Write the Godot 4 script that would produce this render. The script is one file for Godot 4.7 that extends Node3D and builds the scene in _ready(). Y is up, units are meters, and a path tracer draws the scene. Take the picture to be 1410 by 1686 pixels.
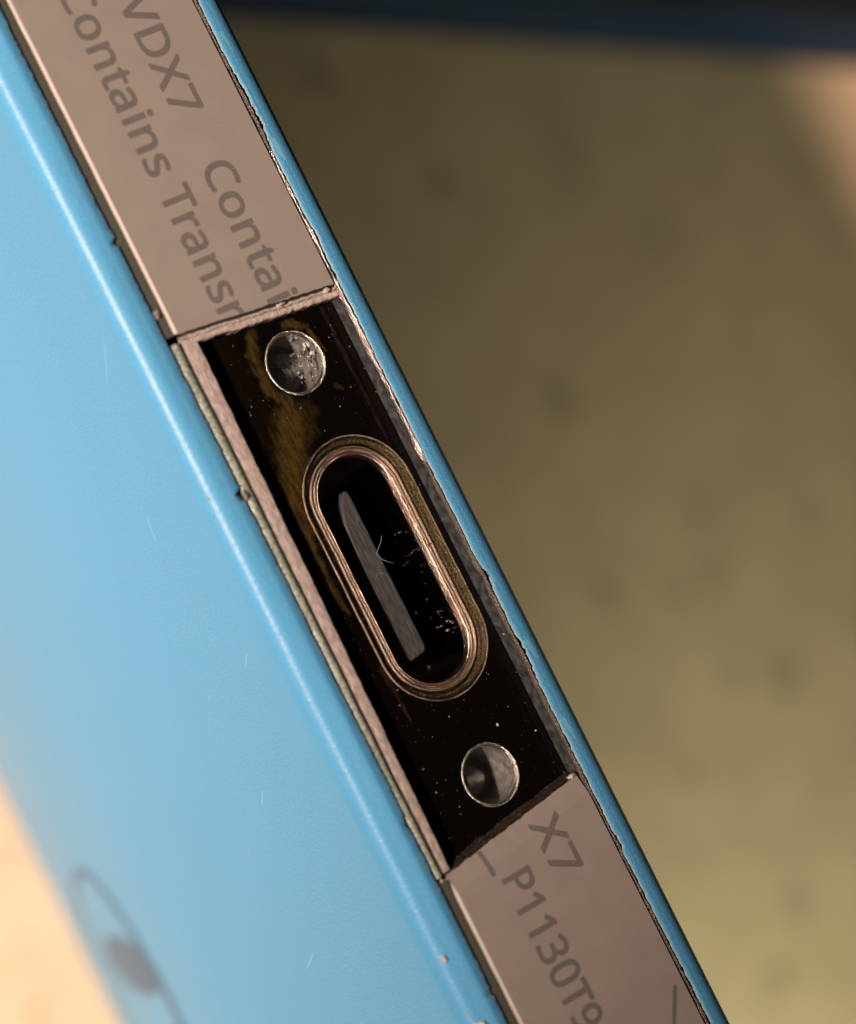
extends Node3D
# A macro view of the port end of a small blue handheld device standing on a desk.
# Helper coordinates are millimetres: x across the device's thickness, y up from the
# rim of its port end, z along its length.  P() turns them into world metres.

const MM := 0.001
const TALL := 44.0            # device height, so the desk is at y = -TALL in device millimetres
const SIDE_X := -1.3           # where the broad side face stands
const SKIN_Z0 := -38.0
const SKIN_Z1 := 56.0  # out-of-view end, drawn long so that it shades the desk beside it

var M := {}
var used := {}
var wob := FastNoiseLite.new()

func P(x: float, y: float, z: float) -> Vector3:
	return Vector3(x, y + TALL, z) * MM

# ------------------------------------------------------------------ helpers
func numbered(called: String) -> String:
	if not used.has(called):
		used[called] = 0
		return called
	used[called] += 1
	return "%s_%03d" % [called, used[called]]

func begin() -> SurfaceTool:
	var st := SurfaceTool.new()
	st.begin(Mesh.PRIMITIVE_TRIANGLES)
	return st

func obj(called: String, st: SurfaceTool, m: Material, parent: Node = self) -> MeshInstance3D:
	st.generate_normals()
	var o := MeshInstance3D.new()
	o.name = numbered(called) if parent == self else called
	o.mesh = st.commit()
	o.material_override = m
	parent.add_child(o, true)
	return o

func thing(called: String, label: String, category: String, group := "") -> Node3D:
	var o := Node3D.new()
	o.name = numbered(called)
	add_child(o, true)
	tag(o, label, category, group)
	return o

func tag(o: Node, label: String, category: String, group := "") -> void:
	o.set_meta("label", label)
	o.set_meta("category", category)
	if group:
		o.set_meta("group", group)

func structure(o: Node) -> void:
	o.set_meta("kind", "structure")

# a grid of quads over f(u, v) -> point in device millimetres; uvf gives texture coordinates
func patch(st: SurfaceTool, nu: int, nv: int, f: Callable, group := 1, flip := false, uvf = null) -> void:
	st.set_smooth_group(group)
	var pts: Array[Vector3] = []
	var uvs: Array[Vector2] = []
	for i in nu + 1:
		for j in nv + 1:
			var q: Vector3 = f.call(float(i) / nu, float(j) / nv)
			pts.append(P(q.x, q.y, q.z))
			uvs.append(uvf.call(q) if uvf != null else Vector2(float(i) / nu, float(j) / nv))
	for i in nu:
		for j in nv:
			var a := i * (nv + 1) + j
			var b := a + nv + 1
			var order := [a, b, b + 1, a, b + 1, a + 1]
			if flip:
				order = [a, b + 1, b, a, a + 1, b + 1]
			for k in order:
				st.set_uv(uvs[k])
				st.add_vertex(pts[k])

# a polyline of section points (x, y) swept along z
func sweep(st: SurfaceTool, section: Array, z0: float, z1: float, nz: int, group := 1, flip := false, uvf = null) -> void:
	var n := section.size() - 1
	patch(st, n, nz, func(u, v):
		var c: Vector2 = section[int(round(u * n))]
		return Vector3(c.x, c.y, lerpf(z0, z1, v)), group, flip, uvf)

# box whose edges are rounded; centre and half size in device millimetres, turned round y
func round_box(st: SurfaceTool, c: Vector3, h: Vector3, r: float, turn := 0.0, n := 4) -> void:
	var inner := h - Vector3.ONE * r
	var b := Basis(Vector3.UP, turn)
	var marks := func(half: float, ins: float) -> Array:
		var out := []
		for k in n + 1:
			out.append(-ins - r * cos(PI / 4 * k / n) / cos(PI / 4) * 0.0 - r * tan(PI / 4 * (1.0 - float(k) / n)))
		for k in n + 1:
			out.append(ins + r * tan(PI / 4 * float(k) / n))
		return out
	var ax := [Vector3.RIGHT, Vector3.UP, Vector3.BACK]
	for a in 3:
		for s in [-1.0, 1.0]:
			var e1: int = (a + 1) % 3
			var e2: int = (a + 2) % 3
			var m1: Array = marks.call(h[e1], inner[e1])
			var m2: Array = marks.call(h[e2], inner[e2])
			var k1 := m1.size() - 1
			var k2 := m2.size() - 1
			patch(st, k1, k2, func(u, v):
				var q: Vector3 = ax[a] * (s * h[a]) + ax[e1] * m1[int(round(u * k1))] + ax[e2] * m2[int(round(v * k2))]
				var i := Vector3(clampf(q.x, -inner.x, inner.x), clampf(q.y, -inner.y, inner.y), clampf(q.z, -inner.z, inner.z))
				return c + b * (i + (q - i).normalized() * r), 1, s > 0)

# plain box, sharp
func box(st: SurfaceTool, lo: Vector3, hi: Vector3) -> void:
	var c := (lo + hi) / 2
	var h := (hi - lo) / 2
	for a in 3:
		for s in [-1.0, 1.0]:
			var n := Vector3.ZERO
			n[a] = s
			var t := Vector3.ZERO
			t[(a + 1) % 3] = 1
			var w := Vector3.ZERO
			w[(a + 2) % 3] = 1
			patch(st, 1, 1, func(u, v): return c + (n + t * (u * 2 - 1) + w * (v * 2 - 1)) * h, 10 + a * 2 + int(s > 0), s > 0)

# surface of revolution about the vertical through (cx, cz); section = [radius, y]
func lathe(st: SurfaceTool, cx: float, cz: float, section: Array, seg: int, group := 1, rough := 0.0, flip := false) -> void:
	var n := section.size() - 1
	patch(st, n, seg, func(u, v):
		var c: Vector2 = section[int(round(u * n))]
		var a := TAU * fposmod(v, 1.0)
		var r := c.x * (1.0 + rough * wob.get_noise_3d(cos(a) * 9, c.y * 20 + cz * 7, sin(a) * 9))
		return Vector3(cx + r * cos(a), c.y, cz + r * sin(a)), group, flip)

# rounded slot outline swept by a section of (outset, y)
func slot(st: SurfaceTool, cx: float, cz: float, hw: float, hl: float, section: Array, group := 1, rough := 0.0, flip := false) -> void:
	var n := section.size() - 1
	var seg := 160
	patch(st, n, seg, func(u, v):
		var c: Vector2 = section[int(round(u * n))]
		var q := slot_point(fposmod(v, 1.0), hw, hl)
		var k := c.x + rough * wob.get_noise_3d(q[0].x * 8, c.x * 25, q[0].y * 8)
		var w: Vector2 = q[0] + q[1] * k
		return Vector3(cx + w.x, c.y + rough * 0.6 * wob.get_noise_3d(q[0].x * 11 + 40, c.x * 25, q[0].y * 11), cz + w.y), group, flip)

func slot_point(v: float, hw: float, hl: float) -> Array:
	var straight := 2.0 * (hl - hw)
	var total := 2.0 * straight + TAU * hw
	var s := v * total
	if s < straight:
		return [Vector2(hw, -straight / 2 + s), Vector2(1, 0)]
	s -= straight
	if s < PI * hw:
		var a := s / hw
		return [Vector2(cos(a) * hw, straight / 2 + sin(a) * hw), Vector2(cos(a), sin(a))]
	s -= PI * hw
	if s < straight:
		return [Vector2(-hw, straight / 2 - s), Vector2(-1, 0)]
	s -= straight
	var e := PI + s / hw
	return [Vector2(cos(e) * hw, -straight / 2 + sin(e) * hw), Vector2(cos(e), sin(e))]

# tube along points in device millimetres
func tube(st: SurfaceTool, pts: Array, r: float, seg := 6) -> void:
	var n := pts.size() - 1
	patch(st, n, seg, func(u, v):
		var i := int(round(u * n))
		var d: Vector3 = (pts[mini(i + 1, n)] - pts[maxi(i - 1, 0)]).normalized()
		var side := d.cross(Vector3(0.31, 0.9, 0.2)).normalized()
		var up := side.cross(d)
		var a := TAU * fposmod(v, 1.0)
		var rr := r * (0.35 if i == 0 or i == n else 1.0)
		return pts[i] + side * cos(a) * rr + up * sin(a) * rr)

# small rough lump
func lump(st: SurfaceTool, c: Vector3, h: Vector3, bump := 0.35, key := 0.0) -> void:
	patch(st, 8, 12, func(u, v):
		var a: float = PI * u
		var b := TAU * fposmod(v, 1.0)
		var d := Vector3(sin(a) * cos(b), cos(a), sin(a) * sin(b))
		var k := 1.0 + bump * wob.get_noise_3d(d.x * 14 + key * 31, d.y * 14, d.z * 14 + c.z * 9) * 1.8
		return c + d * h * k)

# ------------------------------------------------------------------ textures
func noise_texture(kind: int, frequency: float, octaves: int, key: int, size := 512) -> NoiseTexture2D:
	var f := FastNoiseLite.new()
	f.noise_type = kind
	f.frequency = frequency
	f.fractal_octaves = octaves
	f.seed = key
	var t := NoiseTexture2D.new()
	t.noise = f
	t.width = size
	t.height = size
	t.seamless = true
	t.seamless_blend_skirt = 0.2
	return t

func picture(w: int, h: int, color_at: Callable) -> ImageTexture:
	var bytes := PackedByteArray()
	bytes.resize(w * h * 4)
	var k := 0
	for y in h:
		for x in w:
			var c: Color = color_at.call(x, y)
			c = c.linear_to_srgb()
			bytes[k] = clampi(int(c.r * 255.0 + 0.5), 0, 255)
			bytes[k + 1] = clampi(int(c.g * 255.0 + 0.5), 0, 255)
			bytes[k + 2] = clampi(int(c.b * 255.0 + 0.5), 0, 255)
			bytes[k + 3] = 255
			k += 4
	return ImageTexture.create_from_image(Image.create_from_data(w, h, false, Image.FORMAT_RGBA8, bytes))

func grey_picture(w: int, h: int, value_at: Callable) -> ImageTexture:
	var bytes := PackedByteArray()
	bytes.resize(w * h)
	for y in h:
		for x in w:
			bytes[y * w + x] = clampi(int(float(value_at.call(x, y)) * 255.0 + 0.5), 0, 255)
	return ImageTexture.create_from_image(Image.create_from_data(w, h, false, Image.FORMAT_L8, bytes))

# stamps a word into an ink mask (two samples a side per texel); it is read along z with its top towards +x
func stamp(mask: PackedFloat32Array, w: int, h: int, per: float, z_off: float, x_off: float, word: String, z0: float, z1: float, base: float, em: float) -> void:
	var font := SystemFont.new()
	font.font_names = PackedStringArray(["Droid Sans"])
	var tm := TextMesh.new()
	tm.font = font
	tm.font_size = 96
	tm.pixel_size = 1.0 / 96.0
	tm.depth = 0.0
	tm.curve_step = 0.5
	tm.horizontal_alignment = HORIZONTAL_ALIGNMENT_LEFT
	tm.vertical_alignment = VERTICAL_ALIGNMENT_BOTTOM
	tm.text = word
	var ref := TextMesh.new()                          # gives the base line
	ref.font = font
	ref.font_size = 96
	ref.pixel_size = 1.0 / 96.0
	ref.depth = 0.0
	ref.vertical_alignment = VERTICAL_ALIGNMENT_BOTTOM
	ref.text = "7"
	var rl := INF
	for p in ref.surface_get_arrays(0)[Mesh.ARRAY_VERTEX]:
		rl = minf(rl, p.y)
	var a := tm.surface_get_arrays(0)
	var v: PackedVector3Array = a[Mesh.ARRAY_VERTEX]
	var idx: PackedInt32Array = a[Mesh.ARRAY_INDEX]
	var lo := INF
	var hi := -INF
	for p in v:
		lo = minf(lo, p.x)
		hi = maxf(hi, p.x)
	var k := (z1 - z0) / (hi - lo)
	var q := PackedVector2Array()
	for p in v:
		q.append(Vector2((z0 + (p.x - lo) * k - z_off) * per, (base + (p.y - rl) * em - x_off) * per))
	var n := idx.size()
	for t in range(0, n, 3):
		var A := q[idx[t]]
		var B := q[idx[t + 1]]
		var C := q[idx[t + 2]]
		var x0 := maxi(0, int(floor(minf(A.x, minf(B.x, C.x)))))
		var x1 := mini(w - 1, int(ceil(maxf(A.x, maxf(B.x, C.x)))))
		var y0 := maxi(0, int(floor(minf(A.y, minf(B.y, C.y)))))
		var y1 := mini(h - 1, int(ceil(maxf(A.y, maxf(B.y, C.y)))))
		var area := (B - A).cross(C - A)
		if absf(area) < 1e-9:
			continue
		for y in range(y0, y1 + 1):
			for x in range(x0, x1 + 1):
				var got := 0.0
				for s in 9:
					var p := Vector2(x + (s % 3) / 3.0 + 0.17, y + (s / 3) / 3.0 + 0.17)
					var w0 := (B - A).cross(p - A) / area
					var w1 := (C - B).cross(p - B) / area
					var w2 := (A - C).cross(p - C) / area
					if w0 >= 0 and w1 >= 0 and w2 >= 0:
						got += 1.0 / 9.0
				mask[y * w + x] = minf(1.0, mask[y * w + x] + got)

func stroke_ink(mask: PackedFloat32Array, w: int, h: int, per: float, z_off: float, x_off: float, a: Vector2, b: Vector2, half: float) -> void:
	for y in h:
		for x in w:
			var p := Vector2(x / per + z_off, y / per + x_off)
			var d := p.distance_to(Geometry2D.get_closest_point_to_segment(p, a, b))
			var k := clampf((half - d) * per + 0.5, 0, 1)
			if k > 0:
				mask[y * w + x] = maxf(mask[y * w + x], k)

# the print spreads a little into the label
func spread(mask: PackedFloat32Array, w: int, h: int, r: int) -> PackedFloat32Array:
	var wide := PackedFloat32Array()
	wide.resize(w * h)
	for y in range(r, h - r):
		for x in range(r, w - r):
			var m := mask[y * w + x]
			if m <= 0.0:
				continue
			for dy in range(-r, r + 1):
				for dx in range(-r, r + 1):
					var k := clampf(r + 0.6 - sqrt(dx * dx + dy * dy), 0, 1) * m
					var i := (y + dy) * w + x + dx
					if k > wide[i]:
						wide[i] = k
	return wide

func label_texture(w: int, h: int, mask: PackedFloat32Array, key: int) -> ImageTexture:
	var f := FastNoiseLite.new()
	f.frequency = 0.35
	f.seed = key
	f.fractal_octaves = 2
	var broad := FastNoiseLite.new()
	broad.frequency = 0.012
	broad.seed = key + 5
	var paper := Color(0.225, 0.190, 0.180)
	var ink := Color(0.100, 0.088, 0.092)
	return picture(w, h, func(x, y):
		var g := 1.0 + 0.05 * f.get_noise_2d(x, y) + 0.06 * broad.get_noise_2d(x, y)
		var c := paper * g
		var k: float = mask[y * w + x] * (0.9 + 0.2 * f.get_noise_2d(x * 0.7 + 300, y * 0.7))
		return c.lerp(ink, clampf(k, 0, 1)))

func mat(color: Color, rough: float, metal := 0.0) -> StandardMaterial3D:
	var m := StandardMaterial3D.new()
	m.albedo_color = color.linear_to_srgb()
	m.roughness = rough
	m.metallic = metal
	return m

func relief(m: StandardMaterial3D, t: Texture2D, per_metre: float, height_mm: float) -> StandardMaterial3D:
	m.uv1_triplanar = true
	m.uv1_world_triplanar = true
	m.uv1_scale = Vector3.ONE * per_metre
	m.heightmap_enabled = true
	m.heightmap_texture = t
	m.heightmap_scale = height_mm * 0.1      # centimetres
	return m

func tint(m: StandardMaterial3D, noise: Texture2D) -> StandardMaterial3D:
	m.albedo_texture = noise
	return m

func ramp_noise(frequency: float, octaves: int, key: int, dark: Color, pale: Color, kind := FastNoiseLite.TYPE_SIMPLEX_SMOOTH, size := 512) -> NoiseTexture2D:
	var t := noise_texture(kind, frequency, octaves, key, size)
	var g := Gradient.new()
	g.set_color(0, dark.linear_to_srgb())
	g.set_color(1, pale.linear_to_srgb())
	g.set_offset(0, 0.2)
	g.set_offset(1, 0.8)
	t.color_ramp = g
	return t

# ------------------------------------------------------------------ the left face of the body
var face_x := PackedFloat32Array()

func make_face() -> void:
	face_x.resize(451)
	var x := SIDE_X
	for i in 451:
		var y := -i * 0.1
		var lean := clampf((-12.5 - y) * 0.71, 0, 24.0)        # the side face curls under towards the desk
		if i > 0:
			x += 0.1 * tan(deg_to_rad(lean))
		face_x[i] = x

func face_at(y: float) -> float:
	var k := clampf(-y * 10.0, 0, 449.99)
	var i := int(k)
	return lerpf(face_x[i], face_x[i + 1], k - i)

# the ragged cut of the blue skin along its rims
func ragged(z: float, side: int) -> float:
	var r := 0.030 * wob.get_noise_2d(z * 7.0, side * 50.0) + 0.022 * wob.get_noise_2d(z * 30.0, side * 90.0) + 0.05 * wob.get_noise_2d(z * 1.3, side * 20.0)
	r += 0.011 * wob.get_noise_2d(z * 95.0, side * 130.0 + 9.0)
	var bites := [[-12.57, 0.10, 0.13], [-3.25, 0.13, 0.2], [9.0, 0.06, 0.3], [15.1, 0.09, 0.12]] if side == 0 else [[-15.0, 0.09, 1.2], [2.9, 0.10, 0.35], [5.9, 0.07, 0.6], [13.0, 0.07, 0.3], [-10.2, 0.05, 0.3]]
	for b in bites:
		r += b[1] * exp(-pow((z - b[0]) / b[2], 4.0)) * (1.0 + 0.8 * wob.get_noise_2d(z * 40, 5))
	return -r if side == 0 else r

func _ready() -> void:
	wob.seed = 7
	wob.frequency = 0.12
	wob.fractal_octaves = 2
	make_face()
	# ---------------- camera: macro lens looking 30 degrees off the port end
	var across := Vector3(cos(PI / 6), sin(PI / 6), 0)
	var along := Vector3(0, 0, 1)
	var toward := Vector3(-sin(PI / 6), cos(PI / 6), 0)
	var right := across * 0.8942 + along * 0.4477
	var up := across * 0.4477 - along * 0.8942
	var focus := P(6.0, 0, 0)
	var cam := Camera3D.new()
	cam.name = "camera"
	add_child(cam)
	cam.transform = Transform3D(Basis(right, up, toward).orthonormalized(), focus + toward * 0.110)
	var lens := CameraAttributesPhysical.new()
	lens.frustum_focal_length = 75.94
	lens.frustum_focus_distance = 0.1105
	lens.frustum_near = 0.01
	lens.frustum_far = 20.0
	lens.exposure_aperture = 19.5
	cam.attributes = lens
	cam.current = true
	# ---------------- surroundings: a dim room
	var env := Environment.new()
	env.background_mode = Environment.BG_COLOR
	env.background_color = Color(0.027, 0.020, 0.0145).linear_to_srgb()
	env.tonemap_mode = Environment.TONE_MAPPER_LINEAR
	env.tonemap_exposure = 1.0
	env.sdfgi_enabled = true
	env.ssao_enabled = true
	env.ssil_enabled = true
	var we := WorldEnvironment.new()
	we.name = "world_environment"
	we.environment = env
	add_child(we)
	# ---------------- unseen lamps
	unseen_left_lamp(P(-1.4, 0, -9.7) + Vector3(-0.794, 0.600, -0.091).normalized() * 0.45, P(-4, -28, -17), 0.62, Color(1.0, 0.80, 0.62))
	unseen_low_lamp(P(-5, -29, 92), P(44, -44, 14), 0.0260, Color(0.86, 1.0, 0.68))
	make_materials()
	build_desk()
	build_case()
	build_device()
	build_small_things()

# ------------------------------------------------------------------ unseen lamps, out of view, placed for the light on device and desk
func unseen_left_lamp(at: Vector3, aim: Vector3, energy: float, color: Color) -> void:  # unseen source; its kind and cone are chosen for the light from the left
	var lamp := Node3D.new()
	lamp.name = "unseen_key_lamp"
	add_child(lamp)
	tag(lamp, "unseen lamp out of view, lighting the device from the left", "lamp")
	lamp.look_at_from_position(at, aim, Vector3.UP)
	var bulb := MeshInstance3D.new()
	bulb.name = "bulb"
	var s := SphereMesh.new()
	s.radius = 0.0175
	s.height = 0.035
	bulb.mesh = s
	var glow := mat(Color(0.9, 0.8, 0.7), 0.4)
	glow.emission_enabled = true
	glow.emission = color.linear_to_srgb()
	glow.emission_energy_multiplier = 2.0
	bulb.material_override = glow
	lamp.add_child(bulb)
	var shade := MeshInstance3D.new()
	shade.name = "unseen_lamp_shade"
	var c := CylinderMesh.new()
	c.top_radius = 0.024
	c.bottom_radius = 0.045
	c.height = 0.05
	c.cap_bottom = false
	shade.mesh = c
	shade.material_override = mat(Color(0.03, 0.03, 0.035), 0.5)
	shade.rotation.x = PI / 2
	shade.position.z = 0.012
	lamp.add_child(shade)
	var l := SpotLight3D.new()
	l.name = "lamp_light"
	l.light_energy = energy
	l.light_color = color.linear_to_srgb()
	l.light_size = 0.017
	l.spot_range = 3.0
	l.spot_attenuation = 2.0
	l.spot_angle = 8.0
	l.spot_angle_attenuation = 1.0
	l.shadow_enabled = true
	lamp.add_child(l)

func unseen_low_lamp(at: Vector3, aim: Vector3, energy: float, color: Color) -> void:  # unseen source, set low to brighten the desk past the device end
	var lamp := Node3D.new()
	lamp.name = "unseen_low_light"
	add_child(lamp)
	tag(lamp, "unseen low greenish lamp out of view, lighting the shadowed desk", "lamp")
	lamp.look_at_from_position(at, aim, Vector3.UP)
	var panel := MeshInstance3D.new()
	panel.name = "unseen_glow_panel"
	var b := BoxMesh.new()
	b.size = Vector3(0.024, 0.014, 0.003)
	panel.mesh = b
	var glow := mat(Color(0.8, 0.8, 0.75), 0.5)
	glow.emission_enabled = true
	glow.emission = color.linear_to_srgb()
	glow.emission_energy_multiplier = 1.0
	panel.material_override = glow
	lamp.add_child(panel)
	var l := AreaLight3D.new()
	l.name = "panel_light"
	l.area_size = Vector2(0.024, 0.014)
	l.light_energy = energy
	l.light_color = color.linear_to_srgb()
	l.position.z = -0.003
	l.shadow_enabled = true
	lamp.add_child(l)

# ------------------------------------------------------------------ materials
func make_materials() -> void:
	var grain := noise_texture(FastNoiseLite.TYPE_CELLULAR, 0.045, 2, 3)
	var fine := noise_texture(FastNoiseLite.TYPE_SIMPLEX_SMOOTH, 0.06, 4, 11)
	var pits := noise_texture(FastNoiseLite.TYPE_SIMPLEX, 0.045, 5, 23)
	M.skin = relief(mat(Color(0.082, 0.285, 0.52), 0.34), grain, 1.0 / 0.0026, 0.012)
	M.skin.metallic_specular = 0.30
	M.skin = tint(M.skin, ramp_noise(0.045, 3, 31, Color(0.80, 0.83, 0.87), Color(1, 1, 1)))
	M.rubbed = relief(mat(Color(0.125, 0.335, 0.52), 0.45), fine, 1.0 / 0.0012, 0.01)
	M.scratch = mat(Color(0.22, 0.42, 0.58), 0.5)
	M.skin_cut = relief(mat(Color(0.24, 0.33, 0.37), 0.7), fine, 1.0 / 0.0012, 0.02)
	M.skin_print = relief(mat(Color(0.034, 0.095, 0.19), 0.35), grain, 1.0 / 0.0042, 0.008)
	M.skin_print.metallic_specular = 0.30
	M.label_side = relief(mat(Color(0.30, 0.25, 0.235), 0.5), fine, 1.0 / 0.002, 0.006)
	M.wall_dark = relief(mat(Color(0.045, 0.044, 0.036), 0.5), fine, 1.0 / 0.003, 0.006)
	M.dark_brown = relief(mat(Color(1, 1, 1), 0.45), fine, 1.0 / 0.0012, 0.05)  # near-black brown for the lower strip end and the painted shadow line
	M.dark_brown = tint(M.dark_brown, ramp_noise(0.04, 5, 39, Color(0.006, 0.004, 0.003), Color(0.050, 0.028, 0.017)))
	M.core = mat(Color(0.02, 0.02, 0.02), 0.6)
	M.recess = relief(mat(Color(1, 1, 1), 0.42), fine, 1.0 / 0.004, 0.02)
	M.recess = tint(M.recess, ramp_noise(0.014, 4, 37, Color(0.012, 0.012, 0.013), Color(0.055, 0.057, 0.063)))
	M.foil = relief(mat(Color(0.92, 0.78, 0.76), 0.15, 1.0), pits, 1.0 / 0.0010, 0.022)
	M.foil = tint(M.foil, ramp_noise(0.05, 4, 41, Color(0.30, 0.28, 0.29), Color(1, 1, 1)))
	M.foil_dull = relief(mat(Color(1, 1, 1), 0.34, 0.6), pits, 1.0 / 0.0010, 0.03)
	M.foil_dull = tint(M.foil_dull, ramp_noise(0.035, 4, 42, Color(0.010, 0.009, 0.009), Color(0.30, 0.23, 0.22)))
	M.ledge_green = relief(mat(Color(1, 1, 1), 0.28), fine, 1.0 / 0.0025, 0.012)
	M.ledge_green = tint(M.ledge_green, ramp_noise(0.03, 4, 43, Color(0.10, 0.105, 0.075), Color(0.36, 0.40, 0.37)))
	M.ledge_beige = relief(mat(Color(1, 1, 1), 0.40), fine, 1.0 / 0.0018, 0.012)
	M.ledge_beige = tint(M.ledge_beige, ramp_noise(0.03, 4, 47, Color(0.22, 0.17, 0.165), Color(0.54, 0.45, 0.44)))
	M.ledge_beige.uv1_scale = Vector3(1.0 / 0.0012, 1.0 / 0.0012, 1.0 / 0.0080)
	M.bronze = relief(mat(Color(1, 1, 1), 0.33, 1.0), pits, 1.0 / 0.0013, 0.035)
	M.bronze = tint(M.bronze, ramp_noise(0.03, 4, 53, Color(0.008, 0.006, 0.003), Color(0.20, 0.145, 0.085)))
	M.copper = relief(mat(Color(1, 1, 1), 0.18, 1.0), pits, 1.0 / 0.0010, 0.020)
	M.copper = tint(M.copper, ramp_noise(0.04, 4, 59, Color(0.40, 0.24, 0.19), Color(1.0, 0.76, 0.64)))
	M.ridge = relief(mat(Color(1, 1, 1), 0.30, 1.0), pits, 1.0 / 0.0009, 0.022)
	M.ridge = tint(M.ridge, ramp_noise(0.05, 4, 157, Color(0.05, 0.035, 0.028), Color(0.75, 0.55, 0.44)))
	M.cavity = mat(Color(0.26, 0.22, 0.20), 0.15, 1.0)
	M.tongue = relief(mat(Color(1, 1, 1), 0.6), fine, 1.0 / 0.0015, 0.012)
	M.tongue.metallic_specular = 0.22
	M.tongue = tint(M.tongue, ramp_noise(0.03, 4, 61, Color(0.032, 0.031, 0.033), Color(0.062, 0.060, 0.062)))
	M.tongue.uv1_scale = Vector3(1.0 / 0.0022, 1.0 / 0.002, 1.0 / 0.012)
	M.barrel = relief(mat(Color(1, 1, 1), 0.28, 0.6), pits, 1.0 / 0.0040, 0.02)
	M.barrel = tint(M.barrel, ramp_noise(0.018, 4, 67, Color(0.26, 0.25, 0.24), Color(0.56, 0.53, 0.50)))
	M.silver = relief(mat(Color(0.50, 0.47, 0.44), 0.24, 1.0), pits, 1.0 / 0.0012, 0.03)
	M.dark_glass = mat(Color(0.030, 0.029, 0.032), 0.10)
	M.shard = relief(mat(Color(0.16, 0.15, 0.15), 0.2), fine, 1.0 / 0.001, 0.03)
	var pane := StandardMaterial3D.new()
	pane.transparency = BaseMaterial3D.TRANSPARENCY_ALPHA
	pane.albedo_color = Color(0.12, 0.12, 0.13, 0.04)
	pane.roughness = 0.07
	M.pane = relief(pane, fine, 1.0 / 0.0035, 0.02)
	M.fluff = mat(Color(0.46, 0.45, 0.46), 0.8)
	M.lint = mat(Color(0.22, 0.24, 0.32), 0.7)
	M.dust = mat(Color(0.40, 0.32, 0.32), 0.6)
	M.case_top = relief(mat(Color(0.006, 0.006, 0.007), 0.5), fine, 1.0 / 0.01, 0.01)
	M.case_side = relief(mat(Color(0.0045, 0.008, 0.019), 0.5), fine, 1.0 / 0.01, 0.01)
	M.case_side.metallic_specular = 0.18
	M.case_top.metallic_specular = 0.2
	M.bead = mat(Color(0.012, 0.012, 0.011), 0.4)
	M.fine = fine

# ------------------------------------------------------------------ desk
func build_desk() -> void:
	var marks := [
		[41.2, -2.1, 1.1, 0.5], [45.9, 7.6, 1.3, 0.16], [44.7, 9.2, 0.9, 0.42], [45.6, 5.9, 0.8, 0.3], [38.6, 7.8, 0.75, 0.4], [42.4, 9.2, 0.8, 0.42], [46.1, 15.8, 1.1, 0.42], [43.0, 14.5, 0.8, 0.28],
		[38.4, 17.9, 0.65, 0.45], [40.4, 26.3, 0.75, 0.42], [37.6, 29.0, 0.8, 0.5], [36.4, 29.3, 0.7, 0.3], [52.2, 9.2, 0.8, 0.3], [42.5, 22.9, 0.6, 0.25], [36.9, -22.2, 0.9, 0.55],
		[40.6, -14.9, 0.9, 0.4], [1.44, 12.44, 0.7, 0.28], [2.5, 14.5, 0.9, 0.12], [53.2, -0.7, 1.0, 0.25], [50.8, -8.0, 1.0, 0.35], [43.5, 19.8, 0.5, 0.2], [55.0, 20.0, 1.0, 0.3], [60.0, 5.0, 0.9, 0.3], [33.0, 36.0, 0.9, 0.3], [-12.0, 4.0, 0.9, 0.25], [46.6, 26.0, 0.5, 0.2], [48.5, -14.0, 1.3, 0.25]]
	var f := FastNoiseLite.new()
	f.seed = 5
	f.frequency = 0.02
	f.fractal_octaves = 5
	var edge := FastNoiseLite.new()
	edge.seed = 9
	edge.frequency = 0.09
	edge.fractal_octaves = 3
	var n := 1024
	var span := 110.0
	var base := Color(0.545, 0.362, 0.255)
	var stain := Color(0.14, 0.105, 0.075)
	var density := PackedFloat32Array()
	density.resize(n * n)
	for m in marks:
		var cx: float = (m[0] + 25.0) / span * n
		var cy: float = (m[1] + 55.0) / span * n
		var r: float = m[2] / span * n
		var reach := int(r * 2.2) + 2
		for y in range(maxi(0, int(cy) - reach), mini(n, int(cy) + reach)):
			for x in range(maxi(0, int(cx) - reach), mini(n, int(cx) + reach)):
				var d := Vector2(x - cx, (y - cy) * 0.8).length() / r + 0.55 * edge.get_noise_2d(x, y)
				density[y * n + x] = maxf(density[y * n + x], float(m[3]) * 0.9 * clampf(1.3 - d, 0.0, 0.7))
	var tex := picture(n, n, func(x, y):
		var g := 1.0 + 0.13 * f.get_noise_2d(x, y) + 0.05 * edge.get_noise_2d(x * 2.0, y * 2.0)
		return (base * g).lerp(stain, clampf(density[y * n + x], 0, 0.9)))
	var m := relief(mat(Color.WHITE, 0.42), M.fine, 1.0 / 0.02, 0.01)
	m.uv1_triplanar = false
	m.albedo_texture = tex
	m.heightmap_enabled = false
	m.uv1_scale = Vector3.ONE
	var st := begin()
	patch(st, 16, 16, func(u, v): return Vector3(lerpf(-450, 450, u), -TALL, lerpf(-350, 350, v)), 1, false, func(q): return Vector2((q.x + 25.0) / span, (q.z + 55.0) / span))
	patch(st, 1, 1, func(u, v): return Vector3(lerpf(-450, 450, u), -TALL - 20 * v, 350), 2)
	patch(st, 1, 1, func(u, v): return Vector3(lerpf(-450, 450, u), -TALL - 20 * v, -350), 3)
	patch(st, 1, 1, func(u, v): return Vector3(-450, -TALL - 20 * v, lerpf(-350, 350, u)), 4)
	patch(st, 1, 1, func(u, v): return Vector3(450, -TALL - 20 * v, lerpf(-350, 350, u)), 5)
	patch(st, 1, 1, func(u, v): return Vector3(lerpf(-450, 450, u), -TALL - 20, lerpf(-350, 350, v)), 6)
	structure(obj("desk_top", st, m))

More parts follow.
